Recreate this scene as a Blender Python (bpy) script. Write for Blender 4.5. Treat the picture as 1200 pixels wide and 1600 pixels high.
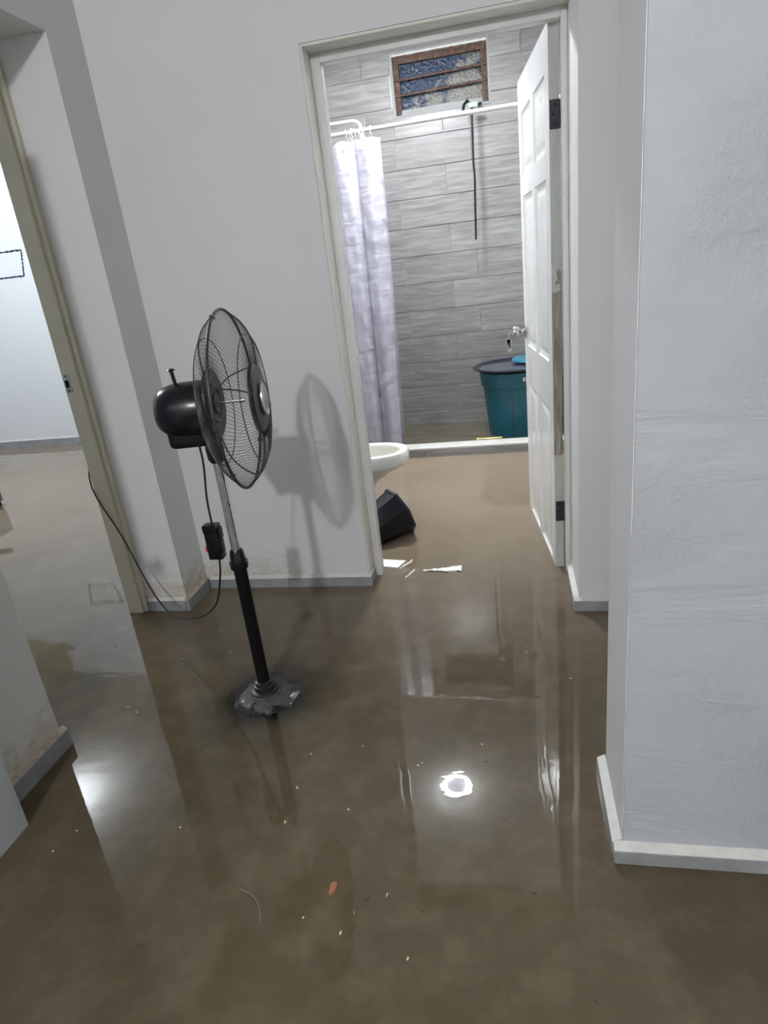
import bpy, bmesh, math, random
from mathutils import Vector, Matrix, noise
random.seed(7)
SC = bpy.context.scene
COL = SC.collection
PI = math.pi
for o in list(bpy.data.objects): bpy.data.objects.remove(o)

# ---------------------------------------------------------------- camera
CAM_H = 1.35
F_PX, PITCH, ROLL, YAW = 988.48, 0.359065, 0.117537, -0.219416
fw = Vector((math.sin(YAW)*math.cos(PITCH), math.cos(YAW)*math.cos(PITCH), -math.sin(PITCH)))
rt = Vector((math.cos(YAW), -math.sin(YAW), 0)); dn = fw.cross(rt)
rr = math.cos(ROLL)*rt + math.sin(ROLL)*dn
dd = -math.sin(ROLL)*rt + math.cos(ROLL)*dn
cam_d = bpy.data.cameras.new('camera'); cam = bpy.data.objects.new('camera', cam_d); COL.objects.link(cam)
cam_d.sensor_fit = 'VERTICAL'; cam_d.sensor_height = 36.0; cam_d.lens = F_PX/1600*36.0; cam_d.clip_start = 0.02
m3 = Matrix((rr, -dd, -fw)).transposed()
cam.matrix_world = Matrix.Translation((0, 0, CAM_H)) @ m3.to_4x4()
SC.camera = cam

# ---------------------------------------------------------------- world, exposure
W = bpy.data.worlds.new('night'); SC.world = W; W.use_nodes = True
W.node_tree.nodes['Background'].inputs[0].default_value = (0.010, 0.016, 0.035, 1)
W.node_tree.nodes['Background'].inputs[1].default_value = 1.0
vs = SC.view_settings
vs.view_transform = 'Standard'; vs.look = 'None'; vs.gamma = 1.0; vs.exposure = 0.0
try: vs.use_curve_mapping = False
except Exception: pass
LAMP_BATH, LAMP_HALL, LAMP_ROOM = 720.0, 1530.0, 1350.0     # lamp emission strengths
P_BATH, P_HALL, P_ROOM = (-0.602, 4.33, 2.925), (-0.72, -1.90, 2.80), (-4.30, 3.95, 2.80)

# ---------------------------------------------------------------- helpers
class MB:
    def __init__(s): s.v = []; s.f = []
    def add(s, vs_, fs_):
        k = len(s.v); s.v += [tuple(p) for p in vs_]; s.f += [tuple(i+k for i in f) for f in fs_]; return s
    def box(s, x0, x1, y0, y1, z0, z1):
        return s.add([(x0,y0,z0),(x1,y0,z0),(x1,y1,z0),(x0,y1,z0),(x0,y0,z1),(x1,y0,z1),(x1,y1,z1),(x0,y1,z1)],
                     [(0,3,2,1),(4,5,6,7),(0,1,5,4),(1,2,6,5),(2,3,7,6),(3,0,4,7)])
    def tube(s, pts, r, n=8, cap=True, closed=False):
        pts = [Vector(p) for p in pts]; N = len(pts)
        rad = r if isinstance(r, (list, tuple)) else [r]*N
        prev = None; rings = []
        for i, p in enumerate(pts):
            if closed: t = pts[(i+1) % N]-pts[i-1]
            else: t = pts[min(i+1, N-1)]-pts[max(i-1, 0)]
            t.normalize()
            if prev is None:
                a = Vector((0,0,1)) if abs(t.z) < .9 else Vector((1,0,0)); u = t.cross(a).normalized()
            else:
                u = prev-t*prev.dot(t)
                u.normalize()
            prev = u; w = t.cross(u)
            rings.append([p+rad[i]*(math.cos(2*PI*k/n)*u+math.sin(2*PI*k/n)*w) for k in range(n)])
        vs_ = [q for R_ in rings for q in R_]; fs_ = []
        M_ = N if closed else N-1
        for i in range(M_):
            j = (i+1) % N
            for k in range(n): fs_.append((i*n+k, i*n+(k+1) % n, j*n+(k+1) % n, j*n+k))
        if cap and not closed: fs_ += [tuple(range(n))[::-1], tuple((N-1)*n+k for k in range(n))]
        return s.add(vs_, fs_)
    def lathe(s, prof, c=(0,0,0), axis=(0,0,1), n=32, shape=None):
        """prof = [(r, h)...]; revolve round axis through c; shape(theta) scales r"""
        ax = Vector(axis).normalized(); a = Vector((0,0,1)) if abs(ax.z) < .9 else Vector((1,0,0))
        u = a.cross(ax).normalized(); w = ax.cross(u); c = Vector(c); vs_ = []; fs_ = []
        for (r, h) in prof:
            for k in range(n):
                th = 2*PI*k/n; q = r*(shape(th, r, h) if shape else 1)
                vs_.append(c+ax*h+q*(math.cos(th)*u+math.sin(th)*w))
        for i in range(len(prof)-1):
            for k in range(n): fs_.append((i*n+k, i*n+(k+1) % n, (i+1)*n+(k+1) % n, (i+1)*n+k))
        if prof[0][0] > 1e-6: fs_.append(tuple(range(n))[::-1])
        if prof[-1][0] > 1e-6: fs_.append(tuple((len(prof)-1)*n+k for k in range(n)))
        return s.add(vs_, fs_)
    def prism(s, poly, z0, z1):
        n = len(poly)
        return s.add([(x, y, z0) for x, y in poly]+[(x, y, z1) for x, y in poly],
                     [tuple(range(n))[::-1], tuple(range(n, 2*n))]+[(k, (k+1) % n, n+(k+1) % n, n+k) for k in range(n)])
    def grid(s, fn, nu, nv):
        vs_ = [fn(i/nu, j/nv) for j in range(nv+1) for i in range(nu+1)]
        fs_ = [(j*(nu+1)+i, j*(nu+1)+i+1, (j+1)*(nu+1)+i+1, (j+1)*(nu+1)+i) for j in range(nv) for i in range(nu)]
        return s.add(vs_, fs_)
    def xf(s, M_):
        s.v = [tuple(M_ @ Vector(p)) for p in s.v]; return s

def wloc(o):
    p = Vector((0,0,0))
    while o is not None: p += o.location; o = o.parent
    return p
def mesh_of(name, mb, mat, org=(0,0,0), smooth=None, bevel=0.0, segs=2):
    me = bpy.data.meshes.new(name)
    me.from_pydata([(x-org[0], y-org[1], z-org[2]) for x, y, z in mb.v], [], mb.f)
    bm = bmesh.new(); bm.from_mesh(me)
    bmesh.ops.remove_doubles(bm, verts=bm.verts, dist=1e-6)
    bmesh.ops.recalc_face_normals(bm, faces=bm.faces)
    if bevel > 0:
        es = [e for e in bm.edges if len(e.link_faces) == 2 and e.calc_face_angle(0) > math.radians(30)]
        bmesh.ops.bevel(bm, geom=es, offset=bevel, segments=segs, affect='EDGES', profile=.6)
    bm.to_mesh(me); bm.free()
    me.materials.append(mat)
    if smooth is not None or bevel > 0:
        me.polygons.foreach_set('use_smooth', [True]*len(me.polygons))
        me.set_sharp_from_angle(angle=math.radians(smooth if smooth is not None else 40))
    return me
def obj(name, mb, mat, parent=None, **kw):
    """one mesh object from world-space geometry"""
    if parent is not None: org = wloc(parent)
    else:
        xs, ys, zs = zip(*mb.v); org = Vector(((min(xs)+max(xs))/2, (min(ys)+max(ys))/2, min(zs)))
    me = mesh_of(name, mb, mat, org, **kw)
    o = bpy.data.objects.new(name, me); COL.objects.link(o)
    if parent is not None: o.parent = parent
    else: o.location = org
    return o
def tag(o, label=None, cat=None, group=None, kind=None):
    if label: o['label'] = label
    if cat: o['category'] = cat
    if group: o['group'] = group
    if kind: o['kind'] = kind
    return o
def thing(name, loc, label=None, cat=None, group=None, kind=None):
    o = bpy.data.objects.new(name, None); COL.objects.link(o); o.location = loc; o.empty_display_size = .1
    return tag(o, label, cat, group, kind)
def struct(name, mb, mat, label, parent=None, cat=None, **kw):
    o = obj(name, mb, mat, parent, **kw)
    return tag(o, label, cat, kind='structure')

# ---------------------------------------------------------------- materials
class NT:
    def __init__(s, name):
        s.m = bpy.data.materials.new(name); s.m.use_nodes = True; s.t = s.m.node_tree
        s.b = s.t.nodes['Principled BSDF']
    def n(s, typ, **kw):
        nd = s.t.nodes.new(typ)
        for k, v in kw.items(): setattr(nd, k, v)
        return nd
    def l(s, a, b): s.t.links.new(a, b)
    def set(s, **kw):
        for k, v in kw.items():
            s.b.inputs[k.replace('_', ' ')].default_value = v
    def coord(s, scale=(1,1,1), which='Object', rnd=0.0, loc=(0,0,0)):
        if which == 'World': src = s.n('ShaderNodeNewGeometry').outputs['Position']
        else: src = s.n('ShaderNodeTexCoord').outputs[which]
        mp = s.n('ShaderNodeMapping'); mp.inputs['Scale'].default_value = scale; mp.inputs['Location'].default_value = loc
        if rnd:
            oi = s.n('ShaderNodeObjectInfo'); mu = s.n('ShaderNodeMath', operation='MULTIPLY'); mu.inputs[1].default_value = rnd
            s.l(oi.outputs['Random'], mu.inputs[0]); s.l(mu.outputs[0], mp.inputs['Location'])
        s.l(src, mp.inputs['Vector']); return mp.outputs[0]
    def noise(s, co, scale=5, detail=4, rough=.5, dist=0):
        nd = s.n('ShaderNodeTexNoise'); nd.inputs['Scale'].default_value = scale; nd.inputs['Detail'].default_value = detail
        nd.inputs['Roughness'].default_value = rough; nd.inputs['Distortion'].default_value = dist
        s.l(co, nd.inputs['Vector']); return nd.outputs['Fac']
    def ramp(s, fac, stops):
        r = s.n('ShaderNodeValToRGB'); e = r.color_ramp.elements
        while len(e) < len(stops): e.new(.5)
        for k, (p, c) in enumerate(stops): e[k].position = p; e[k].color = (*c, 1) if len(c) == 3 else c
        s.l(fac, r.inputs[0]); return r.outputs[0]
    def mix(s, fac, a, b, mode='MIX'):
        mx = s.n('ShaderNodeMix', data_type='RGBA', blend_type=mode)
        for sock, v in ((mx.inputs[0], fac), (mx.inputs[6], a), (mx.inputs[7], b)):
            if hasattr(v, 'is_linked'): s.l(v, sock)
            elif isinstance(v, (int, float)): sock.default_value = v
            else: sock.default_value = (*v, 1)
        return mx.outputs[2]
    def math(s, op, a, b=0.0, c=None, clamp=False):
        nd = s.n('ShaderNodeMath', operation=op); nd.use_clamp = clamp
        for i, v in enumerate((a, b) if c is None else (a, b, c)):
            if hasattr(v, 'is_linked'): s.l(v, nd.inputs[i])
            else: nd.inputs[i].default_value = v
        return nd.outputs[0]
    def color(s, sock): s.l(sock, s.b.inputs['Base Color'])
    def bump(s, h, strength=.2, dist=.01, prev=None):
        b = s.n('ShaderNodeBump'); b.inputs['Strength'].default_value = strength; b.inputs['Distance'].default_value = dist
        s.l(h, b.inputs['Height'])
        if prev: s.l(prev, b.inputs['Normal'])
        s.l(b.outputs[0], s.b.inputs['Normal']); return b.outputs[0]

def simple(name, c, rough=.5, metal=0.0, var=.0, vs_=8, bump=0.0, bs=60, emit=0, spec=None):
    t = NT(name); t.set(Base_Color=(*c, 1), Roughness=rough, Metallic=metal)
    if spec is not None: t.b.inputs['Specular IOR Level'].default_value = spec
    if var:
        f = t.noise(t.coord(), vs_, 5); t.color(t.ramp(f, [(.3, tuple(max(0, k*(1-var)) for k in c)), (.7, tuple(min(1, k*(1+var)) for k in c))]))
    if bump: t.bump(t.noise(t.coord(), bs, 4), bump, .004)
    if emit:
        t.b.inputs['Emission Color'].default_value = (*c, 1); t.b.inputs['Emission Strength'].default_value = emit
    return t.m

def wall_mat(name, c, relief=.12, stain=0.0, trowel=0.0, corner=None):
    t = NT(name); t.set(Roughness=.62); w = t.coord(which='World')
    f = t.noise(w, 1.7, 6, .6)
    base = t.ramp(f, [(.3, tuple(k*.965 for k in c)), (.7, c)])
    # grime freckles, scuffs
    g = t.noise(w, 38, 3, .7); gm = t.ramp(g, [(.72, (0,0,0)), (.80, (1,1,1))])
    base = t.mix(t.math('MULTIPLY', gm, .10), base, (.30, .29, .27))
    if stain:
        sp = t.n('ShaderNodeSeparateXYZ'); t.l(t.n('ShaderNodeNewGeometry').outputs['Position'], sp.inputs[0])
        n1 = t.noise(t.coord((1,1,2.2), 'World'), 14, 6, .65)
        hgt = t.math('MULTIPLY_ADD', sp.outputs['Z'], -4.2, 1.05)      # flood tide line, ragged
        k = t.math('ADD', hgt, t.math('MULTIPLY_ADD', n1, 2.2, -1.35), clamp=True)
        k = t.math('MULTIPLY', k, stain, clamp=True)
        if corner:
            mr = t.n('ShaderNodeMapRange'); t.l(sp.outputs['X'], mr.inputs[0]); mr.inputs[1].default_value, mr.inputs[2].default_value = corner
            k = t.math('MULTIPLY', k, mr.outputs[0])
        base = t.mix(k, base, (.46, .37, .24))
        fl = t.noise(w, 60, 3, .6); k2 = t.math('MULTIPLY', t.ramp(fl, [(.62, (0,0,0)), (.68, (1,1,1))]), k)
        base = t.mix(k2, base, (.22, .16, .10))
    t.color(base)
    b = t.bump(t.noise(w, 90, 3, .6), relief, .0025)
    b = t.bump(t.noise(w, 7, 4, .5), relief, .010, b)
    if trowel:
        b = t.bump(t.noise(t.coord((1.6, 1.6, 6.5), 'World', loc=(.3, 0, .2)), 1.5, 5, .58, 1.0), trowel, .014, b)
        pk = t.noise(t.coord((1.4, 1, 1), 'World', loc=(2, 0, 0)), 42, 6, .7)
        area = t.ramp(t.noise(w, 2.1, 2), [(.45, (0,0,0)), (.62, (1,1,1))])
        b = t.bump(t.math('MULTIPLY', pk, area), trowel*1.4, .012, b)
    return t.m

M = {}
M['wall'] = wall_mat('white_wall_paint', (.72, .72, .725))
M['wall_left'] = wall_mat('white_wall_paint_damp', (.72, .715, .70), stain=.95)
M['wall_front'] = wall_mat('white_wall_paint_front', (.72, .72, .725), stain=.9, corner=(-.85, -1.3))
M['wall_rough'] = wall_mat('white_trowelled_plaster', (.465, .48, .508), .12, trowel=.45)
M['wall_blue'] = wall_mat('cool_white_paint', (.74, .765, .79))
M['ceiling'] = wall_mat('ceiling_paint', (.74, .74, .74))
M['plaster'] = simple('window_plaster', (.24, .245, .245), .8, var=.08, bump=.3)
M['cream'] = simple('cream_metal_paint', (.62, .585, .47), .38, var=.06, vs_=5)
M['frame'] = simple('door_frame_paint', (.70, .70, .68), .42, var=.03)
M['frame_cream'] = simple('reveal_cream_paint', (.72, .71, .65), .5, var=.04)
M['door'] = simple('white_gloss_paint', (.80, .81, .80), .22, var=.015)
M['door_pale'] = simple('pale_grey_door_paint', (.66, .69, .72), .4, var=.02)
M['black'] = simple('black_plastic', (.005, .0055, .008), .24, spec=.35)
M['black_matt'] = simple('black_paint_matt', (.004, .004, .004), .5, spec=.15)
M['iron'] = simple('dark_hinge_steel', (.05, .05, .06), .5, .7, var=.3)
M['chrome'] = simple('chrome', (.72, .72, .72), .16, 1.0)
M['steel'] = simple('brushed_steel', (.42, .41, .40), .32, 1.0)
M['key'] = simple('brass_key', (.46, .43, .36), .4, .3)
M['wire'] = simple('dark_wire', (.060, .057, .054), .38, .5)
M['plate'] = simple('dark_grille_plate', (.028, .027, .026), .38)
M['ceramic'] = simple('white_ceramic', (.72, .72, .69), .10)
M['bowl'] = simple('bowl_inside_ceramic', (.74, .73, .66), .12, var=.04)
M['white_pipe'] = simple('white_painted_pipe', (.46, .46, .455), .3)
M['curb_top'] = simple('white_curb_cement', (.55, .545, .52), .6, var=.06, vs_=14, bump=.2)
M['grout'] = simple('pale_grout', (.42, .42, .41), .8)
M['teal'] = simple('teal_plastic', (.008, .080, .112), .33, var=.06, vs_=4)
M['blue_plastic'] = simple('blue_plastic', (.035, .20, .30), .35)
M['navy'] = simple('dark_navy_plastic', (.012, .014, .028), .3)
M['sticker'] = simple('white_sticker', (.75, .75, .73), .5)
M['sticker_ink'] = simple('sticker_ink', (.09, .09, .09), .6)
M['yellow'] = simple('yellow_wrapper', (.72, .60, .22), .4, var=.2, vs_=25)
M['paper'] = simple('wet_white_paper', (.85, .85, .84), .35, var=.04)
M['film'] = simple('white_plastic_film', (.80, .79, .74), .25, var=.12, vs_=30)
M['crumb'] = simple('pale_crumb', (.55, .50, .36), .6)
M['speck'] = simple('dark_speck', (.045, .035, .02), .7)
M['leaf'] = simple('orange_brown_leaf', (.26, .10, .03), .6, var=.3, vs_=40)
M['dull'] = simple('dull_leaf', (.075, .048, .028), .7)
M['straw'] = simple('dull_straw', (.24, .18, .10), .7)
M['red'] = simple('red_plastic', (.60, .025, .03), .35)
M['badge'] = simple('badge_silver', (.60, .57, .54), .25, .6)
M['grey_plastic'] = simple('grey_plastic', (.16, .17, .19), .45, var=.05)
M['marker'] = simple('blue_black_wall_paint', (.018, .022, .045), .55, var=.3, vs_=30)
M['patch'] = simple('bare_plaster_patch', (.42, .37, .27), .85, var=.2, vs_=6, bump=.3)
M['lampbody'] = simple('lamp_body_grey', (.45, .47, .52), .4)
M['floor'] = simple('floor_tile', (.30, .27, .23), .5, var=.1)
M['cable'] = simple('black_cable', (.012, .012, .013), .45)
M['glow_bath'] = simple('cold_led_glow', (.94, .97, 1.0), .4, emit=LAMP_BATH)
M['cover'] = simple('dim_centre_glow', (.62, .64, .74), .4, emit=9.0)  # faint emission stands for light falling on the grey centre housing
M['glow_hall'] = simple('white_bulb_glow', (.955, .98, 1.0), .4, emit=LAMP_HALL)
M['glow_room'] = simple('cold_bulb_glow', (.88, .945, 1.0), .4, emit=LAMP_ROOM)

def tile_mat(name, dark, light):
    t = NT(name); t.set(Roughness=.34)
    co = t.coord((1.3, 1.3, 16), 'World', rnd=9.0)
    f = t.noise(co, 2.6, 8, .62, .5)
    c = t.ramp(f, [(.28, dark), (.5, tuple((a+b)/2 for a, b in zip(dark, light))), (.68, light)])
    oi = t.n('ShaderNodeObjectInfo'); k = t.math('MULTIPLY_ADD', oi.outputs['Random'], .16, .92)
    hs = t.n('ShaderNodeHueSaturation'); t.l(c, hs.inputs['Color']); t.l(k, hs.inputs['Value'])
    t.color(hs.outputs[0]); t.bump(f, .06, .003); return t.m
M['tile'] = tile_mat('wood_look_grey_tile', (.118, .113, .111), (.262, .256, .252))
t = NT('baseboard_tile_grey'); t.set(Roughness=.45)
f = t.noise(t.coord((1, 1, 1), 'World', rnd=5), 9, 6, .65); t.color(t.ramp(f, [(.3, (.23, .235, .245)), (.7, (.33, .335, .345))])); M['base'] = t.m
t = NT('baseboard_top_mortar'); t.set(Roughness=.8)
f = t.noise(t.coord(which='World'), 25, 5, .6); t.color(t.ramp(f, [(.3, (.58, .57, .53)), (.7, (.70, .69, .66))])); M['mortar'] = t.m
t = NT('baseboard_top_dirty'); t.set(Roughness=.85)
f = t.noise(t.coord(which='World'), 18, 6, .7); t.color(t.ramp(f, [(.35, (.30, .24, .16)), (.65, (.56, .51, .43))])); M['mortar_dirty'] = t.m

# curtain cloth
t = NT('lilac_white_cloth'); t.set(Roughness=.55); w = t.coord()
f = t.noise(w, 9, 5, .6); t.color(t.ramp(f, [(.3, (.345, .337, .395)), (.7, (.385, .377, .435))]))
t.b.inputs['Subsurface Weight'].default_value = 0.0
cr = t.noise(t.coord((1, 1, .8)), 16, 6, .7, 1.2); cr2 = t.noise(t.coord((.5, .5, 2.2)), 9, 3, .5, .6)
b_ = t.bump(cr, .25, .02); t.bump(cr2, .30, .02, b_); M['curtain'] = t.m

# rusty window steel
t = NT('rusty_steel'); t.set(Roughness=.75, Metallic=.2)
f = t.noise(t.coord(which='World'), 34, 7, .7); t.color(t.ramp(f, [(.3, (.03, .018, .013)), (.5, (.075, .038, .025)), (.62, (.11, .085, .07)), (.74, (.24, .22, .19))]))
t.bump(f, .5, .004); M['rust'] = t.m
# hammered glass with paint smears
t = NT('hammered_glass'); t.set(Roughness=.10, IOR=1.55); w = t.coord(which='World')
f = t.noise(t.coord((1, 1, 1), 'World'), 6, 7, .7, .6)
gx = t.n('ShaderNodeSeparateXYZ'); t.l(t.n('ShaderNodeNewGeometry').outputs['Position'], gx.inputs[0])
slope = t.math('MULTIPLY_ADD', gx.outputs['X'], .42, .17); slope = t.math('SUBTRACT', slope, t.math('MULTIPLY_ADD', gx.outputs['Z'], .55, -1.48))
k = t.math('ADD', f, slope)
sm = t.ramp(k, [(.50, (0,0,0)), (.60, (1,1,1))])
blue = t.ramp(t.noise(w, 45, 3, .6), [(.3, (.007, .017, .040)), (.6, (.017, .035, .070)), (.70, (.12, .14, .155))])
t.color(t.mix(sm, blue, (.155, .153, .140)))
t.bump(t.noise(w, 48, 2, .5), 1.0, .02); M['glass'] = t.m

# leaf edge of the door: greenish paint above, bare weathered wood lower down
t = NT('door_edge_wood'); t.set(Roughness=.7)
sp = t.n('ShaderNodeSeparateXYZ'); t.l(t.n('ShaderNodeNewGeometry').outputs['Position'], sp.inputs[0])
g = t.noise(t.coord((60, 60, 3), 'World'), 2.2, 6, .7)
wood = t.ramp(g, [(.3, (.10, .08, .065)), (.5, (.25, .215, .185)), (.7, (.42, .385, .345))])
paint = t.ramp(t.noise(t.coord((9, 9, 2), 'World'), 4, 5), [(.3, (.42, .43, .40)), (.7, (.53, .54, .51))])
n2 = t.math('MULTIPLY_ADD', t.noise(t.coord((12, 12, 5), 'World'), 4, 4), .30, -.15)
zz = t.math('ADD', sp.outputs['Z'], n2)
m1 = t.math('MULTIPLY', t.math('LESS_THAN', zz, 1.24), t.math('GREATER_THAN', sp.outputs['Z'], .535))
t.color(t.mix(m1, paint, wood)); t.bump(g, .4, .004); M['door_edge'] = t.m

# fan base: black enamel under dried mud
t = NT('muddy_black_base'); t.set(Roughness=.5); w = t.coord()
ge = t.n('ShaderNodeNewGeometry'); sp = t.n('ShaderNodeSeparateXYZ'); t.l(ge.outputs['Position'], sp.inputs[0])
f = t.noise(w, 28, 6, .65)
k = t.math('ADD', f, t.math('MULTIPLY_ADD', sp.outputs['Z'], 9, -.14))
k = t.ramp(k, [(.44, (0,0,0)), (.52, (1,1,1))])
t.color(t.mix(k, (.012, .012, .014), t.ramp(t.noise(w, 60, 4), [(.3, (.040, .038, .036)), (.7, (.082, .079, .074))])))
rr_ = t.n('ShaderNodeMapRange'); t.l(k, rr_.inputs[0]); rr_.inputs[3].default_value = .12; rr_.inputs[4].default_value = .7
t.l(rr_.outputs[0], t.b.inputs['Roughness']); M['fan_base'] = t.m

M['base_dark'] = simple('worn_black_collar', (.014, .0135, .013), .42, var=.5, vs_=30)
# flood water: opaque mud in suspension under a still, mirror-like surface
t = NT('muddy_flood_water'); t.set(Roughness=.015, IOR=1.45); w = t.coord(which='World')
f = t.noise(w, 1.1, 5, .55, .4); f2 = t.noise(w, 9, 5, .6)
mud_hall_dim = t.ramp(f, [(.3, (.072, .056, .032)), (.7, (.096, .075, .045))])
mud_pale_lit = t.ramp(f, [(.3, (.215, .170, .122)), (.7, (.255, .205, .150))])
# room brightness put into the mud: paler bathroom and side room, darker hall
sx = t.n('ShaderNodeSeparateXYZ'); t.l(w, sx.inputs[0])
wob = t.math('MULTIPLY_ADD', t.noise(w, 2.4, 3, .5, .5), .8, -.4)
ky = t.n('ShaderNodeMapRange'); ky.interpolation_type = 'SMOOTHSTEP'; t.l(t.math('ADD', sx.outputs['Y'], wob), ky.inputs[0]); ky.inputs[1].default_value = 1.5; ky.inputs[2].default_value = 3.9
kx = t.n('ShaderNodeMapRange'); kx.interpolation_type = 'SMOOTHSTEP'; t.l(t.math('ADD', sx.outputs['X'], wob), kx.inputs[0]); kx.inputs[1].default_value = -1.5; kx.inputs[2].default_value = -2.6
mud = t.mix(t.math('MAXIMUM', ky.outputs[0], t.math('MULTIPLY', kx.outputs[0], .62)), mud_hall_dim, mud_pale_lit)
ks_ = t.n('ShaderNodeMapRange'); t.l(sx.outputs['Y'], ks_.inputs[0]); ks_.inputs[1].default_value = 4.70; ks_.inputs[2].default_value = 4.76
kb_ = t.math('MULTIPLY', ks_.outputs[0], t.math('GREATER_THAN', sx.outputs['X'], -1.55))
mud = t.mix(kb_, mud, (.105, .093, .062))      # shower water tinted greener and darker than the lamps alone leave it
mud = t.mix(t.math('MULTIPLY', t.ramp(f2, [(.45, (0,0,0)), (.8, (1,1,1))]), .18), mud, (.300, .245, .175))
# the black foot of the fan and its dirt show through the water close to it
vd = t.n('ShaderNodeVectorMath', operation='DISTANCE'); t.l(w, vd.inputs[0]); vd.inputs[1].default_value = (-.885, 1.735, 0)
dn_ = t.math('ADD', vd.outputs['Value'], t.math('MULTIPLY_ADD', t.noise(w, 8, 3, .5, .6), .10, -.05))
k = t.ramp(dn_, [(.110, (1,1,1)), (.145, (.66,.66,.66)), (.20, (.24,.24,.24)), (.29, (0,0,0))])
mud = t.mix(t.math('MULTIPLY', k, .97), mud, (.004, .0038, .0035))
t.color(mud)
b_ = t.bump(t.noise(w, 3.0, 2, .4), .040, .02); t.bump(t.noise(t.coord((1, 2.2, 1), 'World'), 11, 2, .5), .022, .01, b_)
M['water'] = t.m

# ---------------------------------------------------------------- large structure
ZT = 2.97; ZB = -.06
struct('floor', MB().box(-7.0, 2.6, -4.0, 6.05, -.16, ZB), M['floor'], 'tiled floor hidden under the muddy water')
struct('ceiling', MB().box(-7.0, 2.6, -4.0, 6.05, ZT, ZT+.1), M['ceiling'], 'white painted ceiling above the flooded rooms')
wm = MB()
WXS = [-7.0, -1.8, -1.6, -1.5, -.682, .215, .235, .46, 2.6]; WYS = [-4.0, 0.0, 1.175, 1.44, 1.455, 2.335, 2.36, 2.575, 2.75, 5.704, 5.93]
def wet(x, y):
    if x < -1.8: return 0 < y < 5.93
    if x < -1.6: return 1.455 < y < 2.36 or 2.75 < y < 5.93
    if x < -1.5: return 1.455 < y < 2.36
    if x > .46: return y < 1.175 or 1.44 < y < 2.335
    if y > 5.704: return False
    if y > 2.75: return True
    if x < -.682: return y < 2.575
    if y > 2.335: return x < .235
    return not (x > .215 and 1.175 < y < 1.44)
for i in range(len(WXS)-1):
    for j in range(len(WYS)-1):
        x0, x1, y0, y1 = WXS[i], WXS[i+1], WYS[j], WYS[j+1]
        if wet((x0+x1)/2, (y0+y1)/2): wm.add([(x0, y0, 0), (x1, y0, 0), (x1, y1, 0), (x0, y1, 0)], [(0, 1, 2, 3)])
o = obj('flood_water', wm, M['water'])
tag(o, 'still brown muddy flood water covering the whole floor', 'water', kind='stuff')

struct('wall_front', MB().box(-1.5, -.682, 2.575, 2.75, ZB, ZT).box(-.682, .235, 2.575, 2.75, 2.130, ZT).box(.235, 2.6, 2.335, 2.75, ZB, ZT),
       M['wall_front'], 'white wall with the bathroom doorway, behind the fan')
struct('wall_left', MB().box(-1.8, -1.5, 2.36, 2.75, ZB, ZT).box(-1.8, -1.5, 1.455, 2.36, 2.241, ZT).box(-1.8, -1.5, -4.0, 1.455, ZB, ZT),
       M['wall_left'], 'white wall on the left with the opening to the side room')
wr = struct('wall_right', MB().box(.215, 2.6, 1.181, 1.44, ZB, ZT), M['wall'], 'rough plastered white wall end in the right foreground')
def coat(u, v):
    z = ZB+(ZT-ZB)*v; x = .2165+(2.6-.2165)*u**3+(.0016*noise.noise((z*6, 0, 3))+.0012*noise.noise((z*19, 0, 7)) if u == 0 else 0)
    return (x, 1.175, z)
cm = MB().grid(coat, 10, 120); nv_ = len(cm.v); nb = 11
cm.add([(x, 1.181, z) for x, y, z in cm.v[:nv_][::nb]]+[cm.v[k*nb] for k in range(121)], [(k, k+1, 122+k, 121+k) for k in range(120)])
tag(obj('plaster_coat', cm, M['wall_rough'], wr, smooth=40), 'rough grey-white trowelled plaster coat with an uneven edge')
struct('wall_rear', MB().box(-1.8, 2.6, -4.1, -4.0, ZB, ZT), M['wall'], 'white wall behind the camera')
struct('wall_hall_side', MB().box(2.6, 2.7, -4.1, 2.75, ZB, ZT), M['wall'], 'white side wall of the hall beyond the right pillar')
struct('wall_bath_left', MB().box(-1.6, -1.5, 2.75, 5.93, ZB, ZT), M['wall'], 'bathroom side wall behind the toilet')
struct('wall_bath_right', MB().box(.46, .58, 2.75, 5.93, ZB, ZT), M['wall'], 'bathroom side wall behind the open door')
struct('wall_room_far', MB().box(-7.0, -1.6, 5.93, 6.05, ZB, ZT), M['wall_blue'], 'cool white far wall of the flooded side room')
struct('wall_room_left', MB().box(-7.1, -7.0, -.1, 6.05, ZB, ZT), M['wall_blue'], 'far left wall of the side room')
struct('wall_room_near', MB().box(-7.0, -1.8, -.1, 0.0, ZB, ZT), M['wall_blue'], 'near wall of the side room')

# bathroom back wall with the window opening, covered in wood-look tiles
WX0, WX1, WZ0, WZ1 = -.800, -.082, 2.485, 2.885         # window opening
NX0, NX1, NZ0 = -.822, -.064, 2.470                     # plastered strip round it
YB = 5.71
wb = struct('wall_back', MB().box(-1.5, WX0, YB+.004, YB+.20, ZB, ZT).box(WX1, .46, YB+.004, YB+.20, ZB, ZT)
            .box(WX0, WX1, YB+.004, YB+.20, ZB, WZ0).box(WX0, WX1, YB+.004, YB+.20, WZ1, ZT), M['grout'], 'bathroom back wall clad in grey wood-look tiles')
tag(obj('plaster_strip', MB().box(NX0, WX0, YB-.002, YB+.004, NZ0, ZT).box(WX1, NX1, YB-.002, YB+.004, NZ0, ZT)
    .box(WX0, WX1, YB-.002, YB+.004, NZ0, WZ0).box(WX0, WX1, YB-.002, YB+.004, WZ1, ZT), M['plaster'], wb), 'pale plaster strip around the small window')
TM = {}
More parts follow.
